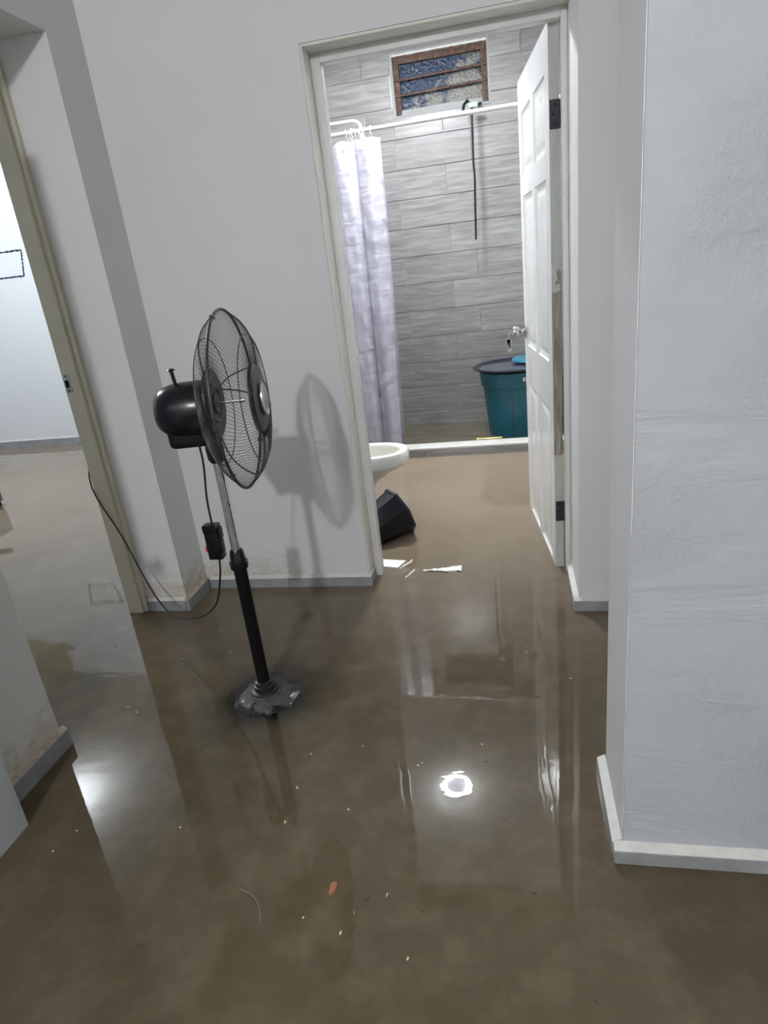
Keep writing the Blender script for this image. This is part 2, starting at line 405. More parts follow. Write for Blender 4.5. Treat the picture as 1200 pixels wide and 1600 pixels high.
def tile(x0, x1, z0, z1, parent, yf=YB-.006, th=.009, name='tile'):
    w_, h_ = round(x1-x0, 4), round(z1-z0, 4)
    if w_ < .012 or h_ < .012: return
    key = (w_, h_, th)
    if key not in TM:
        e = .0015
        mb = MB().add([(e,0,e),(w_-e,0,e),(w_-e,0,h_-e),(e,0,h_-e),(0,e,0),(w_,e,0),(w_,e,h_),(0,e,h_),(0,th,0),(w_,th,0),(w_,th,h_),(0,th,h_)],
            [(0,1,2,3),(0,4,5,1),(1,5,6,2),(2,6,7,3),(3,7,4,0),(4,8,9,5),(5,9,10,6),(6,10,11,7),(7,11,8,4)])
        TM[key] = mesh_of('tile', mb, M['tile'])
    o = bpy.data.objects.new(name, TM[key]); COL.objects.link(o); o.parent = parent
    o.location = Vector((x0, yf, z0))-wloc(parent)
G = .0022; ROW = .2192; TL = .605
for r in range(-1, 13):
    z0 = .132+r*ROW; z1 = min(z0+ROW, ZT)-G; z0 = max(z0, -.055)+G
    off = -.835 if r % 2 == 1 else -.441
    for k in range(-3, 4):
        x0, x1 = max(off+k*TL, -1.498)+G, min(off+(k+1)*TL, .458)-G
        if x1-x0 < .02: continue
        if x1 > NX0 and x0 < NX1 and z1 > NZ0:
            tile(x0, min(x1, NX0), z0, z1, wb); tile(max(x0, NX1), x1, z0, z1, wb)
            if z0 < NZ0: tile(max(x0, NX0), min(x1, NX1), z0, NZ0-G, wb)
        else: tile(x0, x1, z0, z1, wb)

# shower curb
cb = thing('shower_curb', (-.5, 4.70, 0), 'low tiled shower curb with a white top', kind='structure')
obj('curb_core', MB().box(-1.5, .46, 4.648, 4.780, ZB, .058), M['grout'], cb)
obj('curb_top', MB().box(-1.499, .459, 4.641, 4.788, .058, .072), M['curb_top'], cb, bevel=.004)
for x0, x1 in ((-1.49, -1.270), (-1.266, -.665), (-.661, -.066), (-.062, .455)):
    tile(x0, x1, -.055, .056, cb, 4.641, .008, 'curb_tile')

# baseboards: tile strips a little proud of the wall, mortar slope on top
def baseboard(name, label, runs, zt, top, face=None):
    """runs: (x0,y0,x1,y1, nx,ny) along the wall face, normal n pointing into the room"""
    root = thing(name, (runs[0][0], runs[0][1], 0), label, kind='structure')
    for (x0, y0, x1, y1, nx, ny, th) in runs:
        a, b = Vector((x0, y0)), Vector((x1, y1)); L = (b-a).length; d = (b-a)/L; nrm = Vector((nx, ny))
        n = max(1, round(L/.34)); g = .0012
        for i in range(n):
            p, q = a+d*(L*i/n+g), a+d*(L*(i+1)/n-g); e = random.uniform(-.0015, .0015)
            mb = MB().prism([tuple(p), tuple(q), tuple(q+nrm*(th+e)), tuple(p+nrm*(th+e))], ZB, zt+e)
            obj('baseboard_tile', mb, face or M['base'], root, bevel=.0015, segs=1)
        p, q = a+d*.002, b-d*.002
        mb = MB().add([(*p, zt), (*q, zt), (*(q+nrm*th*.96), zt+.001), (*(p+nrm*th*.96), zt+.001), (*p, zt+.012), (*q, zt+.012)],
                      [(0,1,2,3), (4,3,2,5)[::1], (0,3,4), (1,5,2), (0,4,5,1)])
        obj('mortar_top', mb, top, root)
    return root
baseboard('baseboard_front', 'grey tile baseboard under the wall behind the fan', [(-1.482, 2.575, -.664, 2.575, 0, -1, .018), (-.682, 2.557, -.682, 2.668, 1, 0, .018)][:1] , .046, M['mortar'])
baseboard('baseboard_doorway', 'grey tile baseboard stub turning into the bathroom doorway', [(-.682, 2.577, -.682, 2.664, 1, 0, .016)], .046, M['mortar'])
baseboard('baseboard_left', 'stained grey tile baseboard round the left wall corner', [(-1.5, 2.342, -1.5, 2.557, 1, 0, .018)], .052, M['mortar_dirty'])
baseboard('baseboard_reveal', 'grey tile baseboard in the left opening', [(-1.694, 2.36, -1.5, 2.36, 0, -1, .018)], .050, M['mortar'])
baseboard('baseboard_near', 'muddy grey tile baseboard on the near left wall', [(-1.5, -3.9, -1.5, 1.473, 1, 0, .018)], .060, M['mortar_dirty'])
baseboard('baseboard_near_end', 'grey tile baseboard on the end of the near left wall', [(-1.72, 1.455, -1.5, 1.455, 0, 1, .018)], .060, M['mortar'])
baseboard('baseboard_right', 'grey tile baseboard under the rough right wall', [(.193, 1.175, 2.59, 1.175, 0, -1, .022)], .036, M['mortar'])
baseboard('baseboard_right_side', 'white-topped baseboard along the side of the right pillar', [(.215, 1.177, .215, 1.46, -1, 0, .022)], .036, M['mortar'])
baseboard('baseboard_pilaster', 'grey tile baseboard right of the bathroom doorway', [(.213, 2.335, 2.59, 2.335, 0, -1, .020)], .044, M['mortar'])
baseboard('baseboard_pilaster_side', 'pale baseboard along the short wall beside the bathroom door', [(.235, 2.337, .235, 2.660, -1, 0, .022)], .044, M['mortar'])
baseboard('baseboard_room', 'pale tile baseboard along the side room far wall', [(-6.98, 5.93, -1.62, 5.93, 0, -1, .018)], .075, M['mortar'], M['base'])

# bathroom door frame
tr = thing('trim_1', (-.66, 2.69, 0), 'pale wooden frame of the bathroom doorway', kind='structure')
obj('jamb', MB().box(-.682, -.637, 2.668, 2.716, -.055, 2.124), M['frame'], tr, bevel=.003)
obj('jamb', MB().box(.2125, .2345, 2.668, 2.716, -.055, 2.124), M['frame'], tr, bevel=.003)
obj('head', MB().box(-.637, .2125, 2.668, 2.716, 2.089, 2.1295), M['frame'], tr, bevel=.003)
obj('jamb_lining', MB().box(-.682, -.672, 2.577, 2.668, .06, 2.129), M['frame_cream'], tr, bevel=.002)
obj('head_lining', MB().box(-.672, .2345, 2.577, 2.668, 2.1195, 2.1295), M['frame_cream'], tr, bevel=.002)

# frame of the left opening
tr = thing('trim_2', (-1.74, 2.34, 0), 'cream metal door frame in the left opening', kind='structure')
obj('jamb', MB().box(-1.788, -1.718, 2.325, 2.3595, -.055, 2.2405), M['cream'], tr, bevel=.003)
obj('jamb_stop', MB().box(-1.718, -1.698, 2.340, 2.3595, -.055, 2.2405), M['cream'], tr, bevel=.002)
obj('jamb', MB().box(-1.788, -1.718, 1.4555, 1.490, -.055, 2.2405), M['cream'], tr, bevel=.003)
obj('head', MB().box(-1.788, -1.718, 1.490, 2.325, 2.206, 2.2405), M['cream'], tr, bevel=.003)
sp_ = tag(obj('strike_plate', MB().box(-1.785, -1.755, 2.3225, 2.325, 1.035, 1.110), M['steel'], tr, bevel=.001), 'steel strike plate')
obj('latch_hole', MB().box(-1.779, -1.762, 2.3220, 2.3226, 1.055, 1.085), M['black_matt'], sp_)
for zz_ in (1.043, 1.101): obj('screw', MB().lathe([(.004, 0), (.004, .0012)], (-1.770, 2.3225, zz_), (0, -1, 0), 8), M['iron'], sp_)

# open door leaf resting against the near left wall (only its far lower corner is in view)
d2 = thing('door_2', (-1.41, .75, 0), 'pale grey flat door leaf at the left photo edge', kind='structure')
obj('leaf', MB().box(-1.432, -1.392, .34, 1.144, -.045, 2.15), M['door_pale'], d2, bevel=.003)
obj('hinge', MB().box(-1.446, -1.432, .36, .39, .25, .34).box(-1.446, -1.432, .36, .39, 1.75, 1.84), M['iron'], d2)
obj('handle', MB().lathe([(.024, 0), (.024, .006), (.010, .010), (.010, .035), (.026, .045), (.028, .060), (.020, .072), (0, .074)], (-1.392, 1.07, 1.0), (1, 0, 0), 20), M['steel'], d2, smooth=40)

# ---------------------------------------------------------------- bathroom door (six panels)
D1 = thing('door_1', (.172, 2.72, 0), 'open white six-panel bathroom door with peeling hinge edge', kind='structure')
ang = math.radians(6.4); LEAF, TH, ZD0, ZD1 = .80, .038, -.05, 2.100
# local frame: u along the leaf from the hinge, v thickness (0 = face seen from the hall), z up
du = Vector((-math.sin(ang), math.cos(ang), 0)); dv = Vector((math.cos(ang), math.sin(ang), 0)); d0 = Vector((.172, 2.72, 0))
def leafpt(u, v, z): return d0+du*u+dv*v+Vector((0, 0, z))
def leafmesh(mb): mb.v = [tuple(leafpt(*p)) for p in mb.v]; return mb
cols = ((.085, .365), (.435, .715)); rows = ((.012, .728), (.922, 1.618), (1.706, 1.962))
us = [.0012, .085, .365, .435, .715, LEAF]; zs = [ZD0, .012, .728, .922, 1.618, 1.706, 1.962, ZD1]
mb = MB()
for i in range(5):
    for j in range(7):
        if i in (1, 3) and j in (1, 3, 5): continue
        for v in (0, TH): mb.add([(us[i], v, zs[j]), (us[i+1], v, zs[j]), (us[i+1], v, zs[j+1]), (us[i], v, zs[j+1])], [(0, 1, 2, 3)])
mb.add([(LEAF,0,ZD0),(LEAF,TH,ZD0),(LEAF,TH,ZD1),(LEAF,0,ZD1),(us[0],0,ZD0),(us[0],TH,ZD0),(us[0],TH,ZD1),(us[0],0,ZD1)], [(0,1,2,3),(4,5,6,7),(3,2,6,7),(0,1,5,4)])
obj('leaf', leafmesh(mb), M['door'], D1)
for (u0, u1) in cols:
    for (z0, z1) in rows:
        mb = MB()
        for side in (0, 1):
            loops = []
            for ins, dep in ((0, 0), (.006, .007), (.020, .010), (.030, .010), (.052, .0025), (.056, .0020)):
                v = dep if side == 0 else TH-dep
                loops += [(u0+ins, v, z0+ins), (u1-ins, v, z0+ins), (u1-ins, v, z1-ins), (u0+ins, v, z1-ins)]
            fs_ = [(4*k+a, 4*k+(a+1) % 4, 4*k+4+(a+1) % 4, 4*k+4+a) for k in range(5) for a in range(4)]+[(20, 21, 22, 23)]
            mb.add(loops, fs_)
        obj('panel', leafmesh(mb), M['door'], D1, smooth=12)
tag(obj('hinge_edge', leafmesh(MB().box(0, .0012, .0005, TH-.0005, ZD0, ZD1)), M['door_edge'], D1), 'worn hinge-side edge with bare grey wood')
for zc in (1.815, .275):
    h = obj('hinge', leafmesh(MB().box(-.0022, 0, .003, TH-.001, zc-.047, zc+.047)), M['iron'], D1)
    tag(h, 'dark steel hinge plate')
    obj('hinge_knuckle', MB().tube([leafpt(-.001, TH+.003, zc-.045), leafpt(-.001, TH+.003, zc+.045)], .0035, 8), M['iron'], h, smooth=40)
    for q, (vv, dz) in enumerate(((.021, .030), (.014, 0), (.022, -.030))):
        obj('screw', leafmesh(MB().lathe([(.0045, 0), (.0045, .0010), (.002, .0013)], (-.0022, vv, zc+dz), (-1, 0, 0), 10)), M['black_matt'], h)
for side in (0, 1):
    s_ = -1 if side == 0 else 1; v0 = 0 if side == 0 else TH
    kb = obj('door_knob', leafmesh(MB().lathe([(.011, .004), (.011, .030), (.017, .034), (.0265, .044), (.0285, .056), (.0265, .066), (.020, .071), (.012, .0715), (.012, .069), (0, .069)], (.735, v0, .992), (0, s_, 0), 24)), M['steel'], D1, smooth=35)
    obj('rosette', leafmesh(MB().lathe([(.033, 0), (.033, .004), (.026, .010), (.012, .012), (.0, .012)], (.735, v0, .992), (0, s_, 0), 28)), M['steel'], kb, smooth=35)

# small keys hanging in the knob
kp = leafpt(.735, -.072, .992)
ks = thing('keys', tuple(kp+Vector((0, 0, -.11))), 'small bunch of keys hanging from the bathroom door knob', 'keys')
obj('key', MB().box(kp.x-.012, kp.x+.006, kp.y-.001, kp.y+.001, kp.z-.004, kp.z+.004), M['steel'], ks)
rc = kp+Vector((-.016, 0, -.020))
obj('key_ring', MB().tube([rc+Vector((.004*math.cos(a), .013*math.sin(a)*.5+.010*math.cos(a), .016*math.sin(a))) for a in [2*PI*k/18 for k in range(18)]], .0012, 5, closed=True), M['steel'], ks)
for dx, dz, tl in ((-.002, -.034, .1), (-.012, -.032, -.25)):
    p = kp+Vector((-.014+dx, .002, dz))
    mb = MB().lathe([(.010, -.0009), (.010, .0009)], (0, 0, -.008), (0, 1, 0), 14).box(-.0030, .0030, -.0009, .0009, -.048, -.014).box(.0030, .0052, -.0009, .0009, -.046, -.036).box(.0030, .0046, -.0009, .0009, -.031, -.026)
    mb.xf(Matrix.Translation(p) @ Matrix.Rotation(tl, 4, 'Y') @ Matrix.Scale(1.35, 4))
    obj('key', mb, M['key'], ks)

# ---------------------------------------------------------------- window
w1 = thing('window_1', ((WX0+WX1)/2, YB+.05, WZ0), 'small rusty steel louvre window with smeared blue glass', kind='structure')
fy0, fy1, fwid = YB+.020, YB+.055, .045
obj('window_frame', MB().box(WX0+.001, WX0+.045, fy0, fy1, WZ0+.001, WZ1-.001), M['rust'], w1, bevel=.003)
obj('window_frame', MB().box(WX1-.045, WX1-.001, fy0, fy1, WZ0+.001, WZ1-.001), M['rust'], w1, bevel=.003)
obj('window_frame', MB().box(WX0+.045, WX1-.045, fy0, fy1, WZ1-.055, WZ1-.001), M['rust'], w1, bevel=.003)
tag(obj('window_sill', MB().box(WX0+.045, WX1-.045, fy0-.004, fy1, WZ0+.001, WZ0+.036), M['plaster'], w1, bevel=.003), 'pale flaking sill')
gz0, gz1 = WZ0+.036, WZ1-.055
for k in range(3):
    a, b = gz0+(gz1-gz0)*k/3, gz0+(gz1-gz0)*(k+1)/3
    mb = MB().add([(WX0+.046, fy0+.022, a), (WX1-.046, fy0+.022, a), (WX1-.046, fy0+.034, b), (WX0+.046, fy0+.034, b),
                   (WX0+.046, fy0+.026, a), (WX1-.046, fy0+.026, a), (WX1-.046, fy0+.038, b), (WX0+.046, fy0+.038, b)],
                  [(0,1,2,3),(4,7,6,5),(0,4,5,1),(1,5,6,2),(2,6,7,3),(3,7,4,0)])
    obj('pane', mb, M['glass'], w1)
    if k: obj('window_bar', MB().tube([(WX0+.010, fy0-.004, a-.004), (WX1-.010, fy0-.004, a+.006)], .0085, 8), M['rust'], w1, smooth=40)
mb = MB()
for k in range(26):                                     # broken render along the top of the frame
    x = WX0+(WX1-WX0)*k/26; h_ = .006+.010*abs(noise.noise((x*14, 3, 0)))
    mb.box(x, x+(WX1-WX0)/26, YB-.004, YB+.03, WZ1-.002-h_*.6, WZ1+h_*.6)
tag(obj('broken_plaster', mb, M['curb_top'], w1), 'broken white plaster edge above the window')

# ---------------------------------------------------------------- lamps
def ceil_lamp(name, loc, label, glow, ring=False):
    x, y, z = loc; t_ = thing(name, (x, y, z), label, 'lamp')
    if ring:
        obj('housing', MB().lathe([(.060, .0445), (.060, .024), (.128, .014), (.134, .001), (.0865, .001), (.0865, .004), (0, .004)], (x, y, z), (0, 0, 1), 48), M['lampbody'], t_, smooth=40)
        obj('light_ring', MB().lathe([(.134, .0005), (.138, -.005), (.136, -.014), (.126, -.018), (.096, -.018), (.090, -.012), (.088, .0005)], (x, y, z), (0, 0, 1), 48), glow, t_, smooth=60)
        tag(obj('centre_glow', MB().lathe([(.0860, .0035), (.0855, -.006), (.070, -.010), (0, -.011)], (x, y, z), (0, 0, 1), 40), M['cover'], t_, smooth=50), 'lamp centre with a faint added glow inside the lit ring')
    else:
        obj('ceiling_rose', MB().lathe([(.055, ZT-z-.0005), (.055, ZT-z-.02), (.030, ZT-z-.035), (.022, .07), (.020, .058)], (x, y, z), (0, 0, 1), 28), M['frame'], t_, smooth=35)
        obj('bulb', MB().lathe([(0, -.062), (.030, -.054), (.052, -.030), (.060, 0), (.052, .028), (.030, .048), (.018, .058)], (x, y, z), (0, 0, 1), 24), glow, t_, smooth=60)
    return t_
ceil_lamp('ceiling_lamp', P_BATH, 'ring-shaped cold white ceiling lamp in the bathroom, seen mirrored in the water', M['glow_bath'], True)
ceil_lamp('ceiling_lamp', P_HALL, 'white bulb on the hall ceiling behind the camera', M['glow_hall'])
ceil_lamp('ceiling_lamp', P_ROOM, 'cold white bulb on the side room ceiling', M['glow_room'])

# ---------------------------------------------------------------- pedestal fan
FX, FY = -.887, 1.735
fan = thing('pedestal_fan', (FX, FY, 0), 'black pedestal fan with a bladeless wire cage, standing in the water', 'fan')
def lobe(th, r, h): return 1+max(0, min(1, (r-.06)/.05))*(.055*math.cos(6*th+.5)+.025*math.cos(3*th+1))
obj('base', MB().lathe([(.150, -.052), (.142, -.018), (.116, -.003), (.100, .007), (.080, .017), (.060, .022), (.056, .023), (.055, .028), (.050, .030), (0, .030)], (FX, FY, 0), n=84, shape=lobe), M['fan_base'], fan, smooth=40)
obj('base_collar', MB().lathe([(.049, .030), (.047, .036), (.037, .039), (.036, .056), (.031, .058), (.030, .070), (.024, .073)], (FX, FY, 0), n=36), M['base_dark'], fan, smooth=30)
obj('lower_pole', MB().lathe([(.0215, .070), (.0215, .515)], (FX, FY, 0), n=24), M['black_matt'], fan, smooth=40)
obj('height_collar', MB().lathe([(.023, .508), (.029, .510), (.030, .532), (.026, .535), (.025, .540), (.022, .568), (.018, .575)], (FX, FY, 0), n=28), M['black'], fan, smooth=30)
pl = obj('upper_pole', MB().lathe([(.0145, .565), (.0145, .90)], (FX, FY, 0), n=24), M['chrome'], fan, smooth=40)
obj('pole_clip', MB().lathe([(.003, 0), (.003, .018)], (FX+.012, FY-.010, .735), (.6, -.8, 0), 8), M['black'], pl)
AX = Vector((math.cos(math.radians(9.5)), math.sin(math.radians(9.5)), 0))
HC = Vector((-.790, FY+.010, 1.048))                    # centre of the cage rim
R0 = .258
obj('neck', MB().lathe([(.019, .868), (.026, .880), (.028, .915), (.022, .940), (.020, .975)], (FX, FY, 0), n=24).box(FX-.055, FX+.02, FY-.020, FY+.020, .925, .965), M['black'], fan, smooth=35)
mot = obj('motor_housing', MB().lathe([(.0, -.244), (.030, -.242), (.056, -.232), (.072, -.212), (.080, -.184), (.083, -.150), (.083, -.100), (.078, -.084), (0, -.080)], HC+Vector((0, 0, -.012)), AX, 36), M['black'], fan, smooth=35)
obj('gear_box', MB().box(-.215, -.092, -.050, .050, -.118, -.030).xf(Matrix.Translation(HC) @ Matrix.Rotation(math.radians(9.5), 4, 'Z')), M['black'], fan, bevel=.022, segs=4)
kpos = HC+AX*-.170+Vector((0, 0, .060))
obj('oscillation_knob', MB().lathe([(.0055, 0), (.0055, .044), (.012, .045), (.012, .047), (.006, .052), (0, .052)], kpos, (-.10, 0, 1), 16), M['black'], fan, smooth=35)
obj('shaft', MB().lathe([(.0045, -.08), (.0045, .020)], HC, AX, 12).lathe([(.007, .008), (.007, .024)], HC, AX, 10), M['chrome'], fan, smooth=40)
obj('rear_plate', MB().lathe([(.100, -.072), (.100, -.064), (.088, -.060), (.060, -.064), (.058, -.060), (.046, -.060), (.044, -.064), (.032, -.064), (.030, -.058), (0, -.058)], HC, AX, 48), M['plate'], fan, smooth=25)
fp = obj('front_plate', MB().lathe([(.0, .082), (.050, .082), (.052, .077), (.092, .072), (.104, .064), (.104, .060), (0, .060)], HC, AX, 48), M['plate'], fan, smooth=25)
tag(obj('badge', MB().lathe([(0, .086), (.036, .0855), (.046, .082)], HC, AX, 36).lathe([(.046, .081), (.050, .086), (.050, .0805)], HC, AX, 36), M['badge'], fp, smooth=30), 'round pale badge in the cage centre')
uA = Vector((0, 0, 1)); wA = AX.cross(uA)
def dep(depth, r, r_in): return depth*(1-(max(0, r-r_in*.2)/(R0-r_in*.2))**5)*1.02
def cage(depth, r_in, twist, n, rad):
    mb = MB(); S = 13
    for k in range(n):
        th = 2*PI*k/n; pts = []
        for s_ in range(S+1):
            q = (s_/S)**1.5; r = R0+(r_in-R0)*q
            h = dep(depth, r, r_in) if s_ else 0
            a_ = th+twist*q
            pts.append(HC+AX*h+r*(math.cos(a_)*uA+math.sin(a_)*wA))
        mb.tube(pts, rad, 3, cap=False)
    return mb
def ringpts(r, h, n=72): return [HC+AX*h+r*(math.cos(2*PI*k/n)*uA+math.sin(2*PI*k/n)*wA) for k in range(n)]

tag(obj('front_grille', cage(.066, .095, .55, 124, .00068), M['wire'], fan, smooth=60), 'front wire grille', kind='stuff')
tag(obj('rear_grille', cage(-.072, .085, -.75, 124, .00068), M['wire'], fan, smooth=60), 'rear wire grille', kind='stuff')
obj('rim', MB().tube(ringpts(R0, 0), .0042, 8, closed=True), M['wire'], fan, smooth=60)
obj('support_ring', MB().tube(ringpts(.185, dep(.066, .185, .095)+.001), .0015, 6, closed=True), M['wire'], fan, smooth=60)
obj('support_ring', MB().tube(ringpts(.185, dep(-.072, .185, .085)-.001), .0015, 6, closed=True), M['wire'], fan, smooth=60)
for k in range(4):
    for depth, r_in, a0 in ((.066, .095, -.30), (-.072, .085, .25)):
        th = a0+k*PI/2; pts = []
        for s_ in range(14):
            r = R0+(r_in-R0)*(s_/13)**1.5; pts.append(HC+AX*((dep(depth, r, r_in) if s_ else 0)*1.03)+r*(math.cos(th)*uA+math.sin(th)*wA))
        obj('rib', MB().tube(pts, .0022, 6), M['wire'], fan, smooth=60)
for th in (.35, 2.3, 4.0):
    p = HC+R0*(math.cos(th)*uA+math.sin(th)*wA); obj('rim_clip', MB().box(p.x-.007, p.x+.007, p.y-.004, p.y+.004, p.z-.006, p.z+.006), M['wire'], fan, bevel=.0015)

# cable with the hanging switch box
def spline(ps, n=14):
    ps = [Vector(p) for p in ps]; P = [ps[0]*2-ps[1]]+ps+[ps[-1]*2-ps[-2]]; out = []
    for i in range(1, len(P)-2):
        a, b, c, d = P[i-1:i+3]
        for k in range(n):
            t_ = k/n; out.append(.5*((2*b)+(c-a)*t_+(2*a-5*b+4*c-d)*t_*t_+(3*b-a-3*c+d)*t_**3))
    return out+[ps[-1]]
BX = Vector((-.982, 1.785, .585))
obj('upper_cable', MB().tube(spline([(-.935, 1.735, .94), (-.940, 1.745, .86), (-.965, 1.765, .74), (-.978, 1.785, .640)]), .0035, 8), M['cable'], fan, smooth=60)
cbl = [BX+Vector((.004, 0, -.062)), (-1.000, 1.80, .44), (-1.075, 1.86, .30), (-1.220, 1.97, .185), (-1.395, 2.085, .120), (-1.510, 2.170, .145), (-1.600, 2.240, .225), (-1.700, 2.300, .405), (-1.775, 2.314, .57), (-1.796, 2.326, .655), (-1.806, 2.37, .71), (-1.808, 2.46, .73), (-1.81, 2.65, .72)]
obj('power_cable', MB().tube(spline(cbl), .0036, 8), M['cable'], fan, smooth=60)
bx = obj('switch_box', MB().box(BX.x-.024, BX.x+.024, BX.y-.018, BX.y+.018, BX.z-.062, BX.z+.034).box(BX.x-.026, BX.x+.024, BX.y-.019, BX.y+.019, BX.z+.034, BX.z+.060), M['black'], fan, bevel=.003)
tag(bx, 'black switch box hanging on the cable')
obj('red_button', MB().lathe([(.0125, 0), (.0125, .006), (.010, .010), (0, .011)], (BX.x-.023, BX.y-.004, BX.z-.026), (-1, -.25, 0), 18), M['red'], bx, smooth=40)
obj('side_clip', MB().box(BX.x+.024, BX.x+.031, BX.y-.012, BX.y+.012, BX.z+.010, BX.z+.048).box(BX.x+.024, BX.x+.028, BX.y-.012, BX.y+.012, BX.z-.040, BX.z+.004), M['black'], bx, bevel=.0015)

# ---------------------------------------------------------------- shower curtain, rod, pipe
RODY, RODZ = 4.665, 2.232
rod = thing('shower_rod', (-.5, RODY, RODZ), 'white shower curtain rod spanning the bathroom below the window', 'curtain rod')
obj('rod', MB().tube([(-1.4985, RODY, RODZ-.004), (-.52, RODY, RODZ)], .0125, 16), M['white_pipe'], rod, smooth=50)
obj('rod', MB().tube([(-.55, RODY, RODZ), (.4585, RODY, RODZ)], .0142, 16), M['white_pipe'], rod, smooth=50)
for x, s_ in ((-1.4985, 1), (.4585, -1)): obj('end_cap', MB().lathe([(.026, 0), (.026, .006), (.018, .016)], (x, RODY, RODZ), (s_, 0, 0), 20), M['white_pipe'], rod, smooth=40)
sh = thing('shower_pipe', (-1.2, 5.02, 2.36), 'bent white shower pipe behind the curtain top', 'pipe')
obj('pipe', MB().tube([(-1.4985, 5.02, 2.372), (-1.02, 5.02, 2.364)]+[(-1.02+.065*math.sin(a), 5.02-.02*(1-math.cos(a)), 2.299+.065*math.cos(a)) for a in [k*PI/2/8 for k in range(1, 9)]]+[(-.953, 4.995, 2.24)], .011, 12), M['white_pipe'], sh, smooth=50)
obj('shower_head', MB().lathe([(.012, 0), (.016, .03), (.040, .06), (.042, .072), (0, .072)], (-.953, 4.995, 2.245), (0, -.2, -1), 24), M['white_pipe'], sh, smooth=40)

cu = thing('shower_curtain', (-1.05, 4.605, 0), 'lilac white cloth shower curtain pushed to the left of the shower', 'curtain')
CX0, CX1 = -1.42, -.757
def curtain(u, v):
    # u along the width, v downwards
    z = 2.172-v*2.172-.004*math.sin(u*40); k = .25+.75*min(1, v*1.4)
    x = CX0+(CX1-CX0)*u
    ph = u*2*PI*4.3
    y = 4.605+(.020+.014*v)*math.sin(ph+.9)+.010*math.sin(ph*2.3+2+1.5*v)*k
    x += .016*math.sin(ph*1.0+2.4+.6*v)*(.6+.6*v)
    # one panel overlaps in front, the loose edge leans outward towards the hem
    if u > .55: x -= .030*v*(u-.55)/.45*math.sin(v*PI*.5)
    if u > .60: z += 0.0
    else: z -= .022*(1-v)*min(1, (.60-u)*9) if v < .2 else 0
    y += .012*noise.noise((x*9, z*3.2, 1.7))*(.3+v)+.006*noise.noise((x*22, z*11, 4.1))
    return (x, y, max(z, -.03))
me_ = MB().grid(curtain, 150, 190)
c_o = obj('cloth', me_, M['curtain'], cu, smooth=75)
md = c_o.modifiers.new('thickness', 'SOLIDIFY'); md.thickness = .0012
for k, x in enumerate((-1.39, -1.30, -1.20, -1.105, -.990, -.962, -.950, -.930, -.902, -.895, -.880, -.868, -.826)):
    pts = [(x+.004*math.sin(k*2.1+2*a), RODY-.018+.020*math.cos(a)*1.15, RODZ-.022+.038*math.sin(a)) for a in [2*PI*j/20 for j in range(20)]]
    obj('curtain_ring', MB().tube(pts, .0016, 6, closed=True), M['white_pipe'], cu, smooth=60)

# squeegee hanging from the window sill by its head
sq = thing('squeegee', (-.222, 5.52, 1.50), 'black squeegee stick hanging head up from the window sill', 'squeegee')
obj('stick', MB().tube([(-.206, 5.535, 2.430), (-.214, 5.528, 2.05), (-.210, 5.527, 1.95), (-.226, 5.520, 1.515)], .0085, 10), M['black'], sq, smooth=50)
obj('clamp', MB().box(-.230, -.160, 5.525, 5.550, 2.425, 2.460).xf(Matrix.Identity(4)), simple('pale_green_clip', (.26, .33, .32), .4), sq, bevel=.006)
obj('head', MB().tube([(-.270, 5.54, 2.420), (-.262, 5.55, 2.455), (-.240, 5.57, 2.480), (-.215, 5.700, 2.478), (-.165, 5.695, 2.470), (-.140, 5.60, 2.455)], .011, 8), M['black'], sq, smooth=50)

# ---------------------------------------------------------------- toilet
to = thing('toilet', (-.92, 3.52, 0), 'white ceramic toilet bowl without a seat beside the doorway', 'toilet')
def egg(cx, cy, a_f, a_b, b_, z, n=48):
    out = []
    for k in range(n):
        th = 2*PI*k/n; c_, s_ = math.cos(th), math.sin(th)
        out.append((cx+(a_f if c_ > 0 else a_b)*math.copysign(abs(c_)**.92, c_), cy+b_*math.copysign(abs(s_)**.92, s_), z))
    return out
def stack(loops, cap0=True, cap1=True):
    n = len(loops[0]); mb = MB(); vs_ = [p for L in loops for p in L]; fs_ = []
    for i in range(len(loops)-1):
        for k in range(n): fs_.append((i*n+k, i*n+(k+1) % n, (i+1)*n+(k+1) % n, (i+1)*n+k))
    if cap0: fs_.append(tuple(range(n))[::-1])
    if cap1: fs_.append(tuple((len(loops)-1)*n+k for k in range(n)))
    return mb.add(vs_, fs_)
TX, TY, TZ = -.835, 3.52, .385
obj('bowl', stack([egg(TX-.10, TY, .135, .22, .105, -.055), egg(TX-.10, TY, .120, .21, .095, .03), egg(TX-.10, TY, .105, .20, .090, .14), egg(TX-.09, TY, .125, .20, .105, .20), egg(TX-.05, TY, .185, .21, .140, .265),
      egg(TX-.01, TY, .228, .22, .172, .302), egg(TX, TY, .237, .23, .183, .322), egg(TX, TY, .238, .23, .184, .375), egg(TX, TY, .232, .225, .179, TZ), egg(TX, TY, .190, .185, .137, TZ), egg(TX, TY, .184, .180, .132, TZ-.008)], True, False), M['ceramic'], to, smooth=45)
obj('bowl_inside', stack([egg(TX, TY, .184, .180, .132, TZ-.008), egg(TX, TY, .182, .178, .130, TZ-.035), egg(TX-.01, TY, .170, .165, .120, TZ-.07), egg(TX-.03, TY, .115, .12, .085, TZ-.16), egg(TX-.05, TY, .05, .05, .05, TZ-.20)], False, True), M['bowl'], to, smooth=45)
obj('pedestal_neck', MB().box(-1.24, -1.03, TY-.095, TY+.095, -.055, .355), M['ceramic'], to, bevel=.03, segs=4)
obj('tank', MB().box(-1.470, -1.265, TY-.20, TY+.20, .40, .74), M['ceramic'], to, bevel=.02, segs=3)
obj('tank_shelf', MB().box(-1.470, -1.05, TY-.13, TY+.13, .345, .40), M['ceramic'], to, bevel=.02, segs=3)
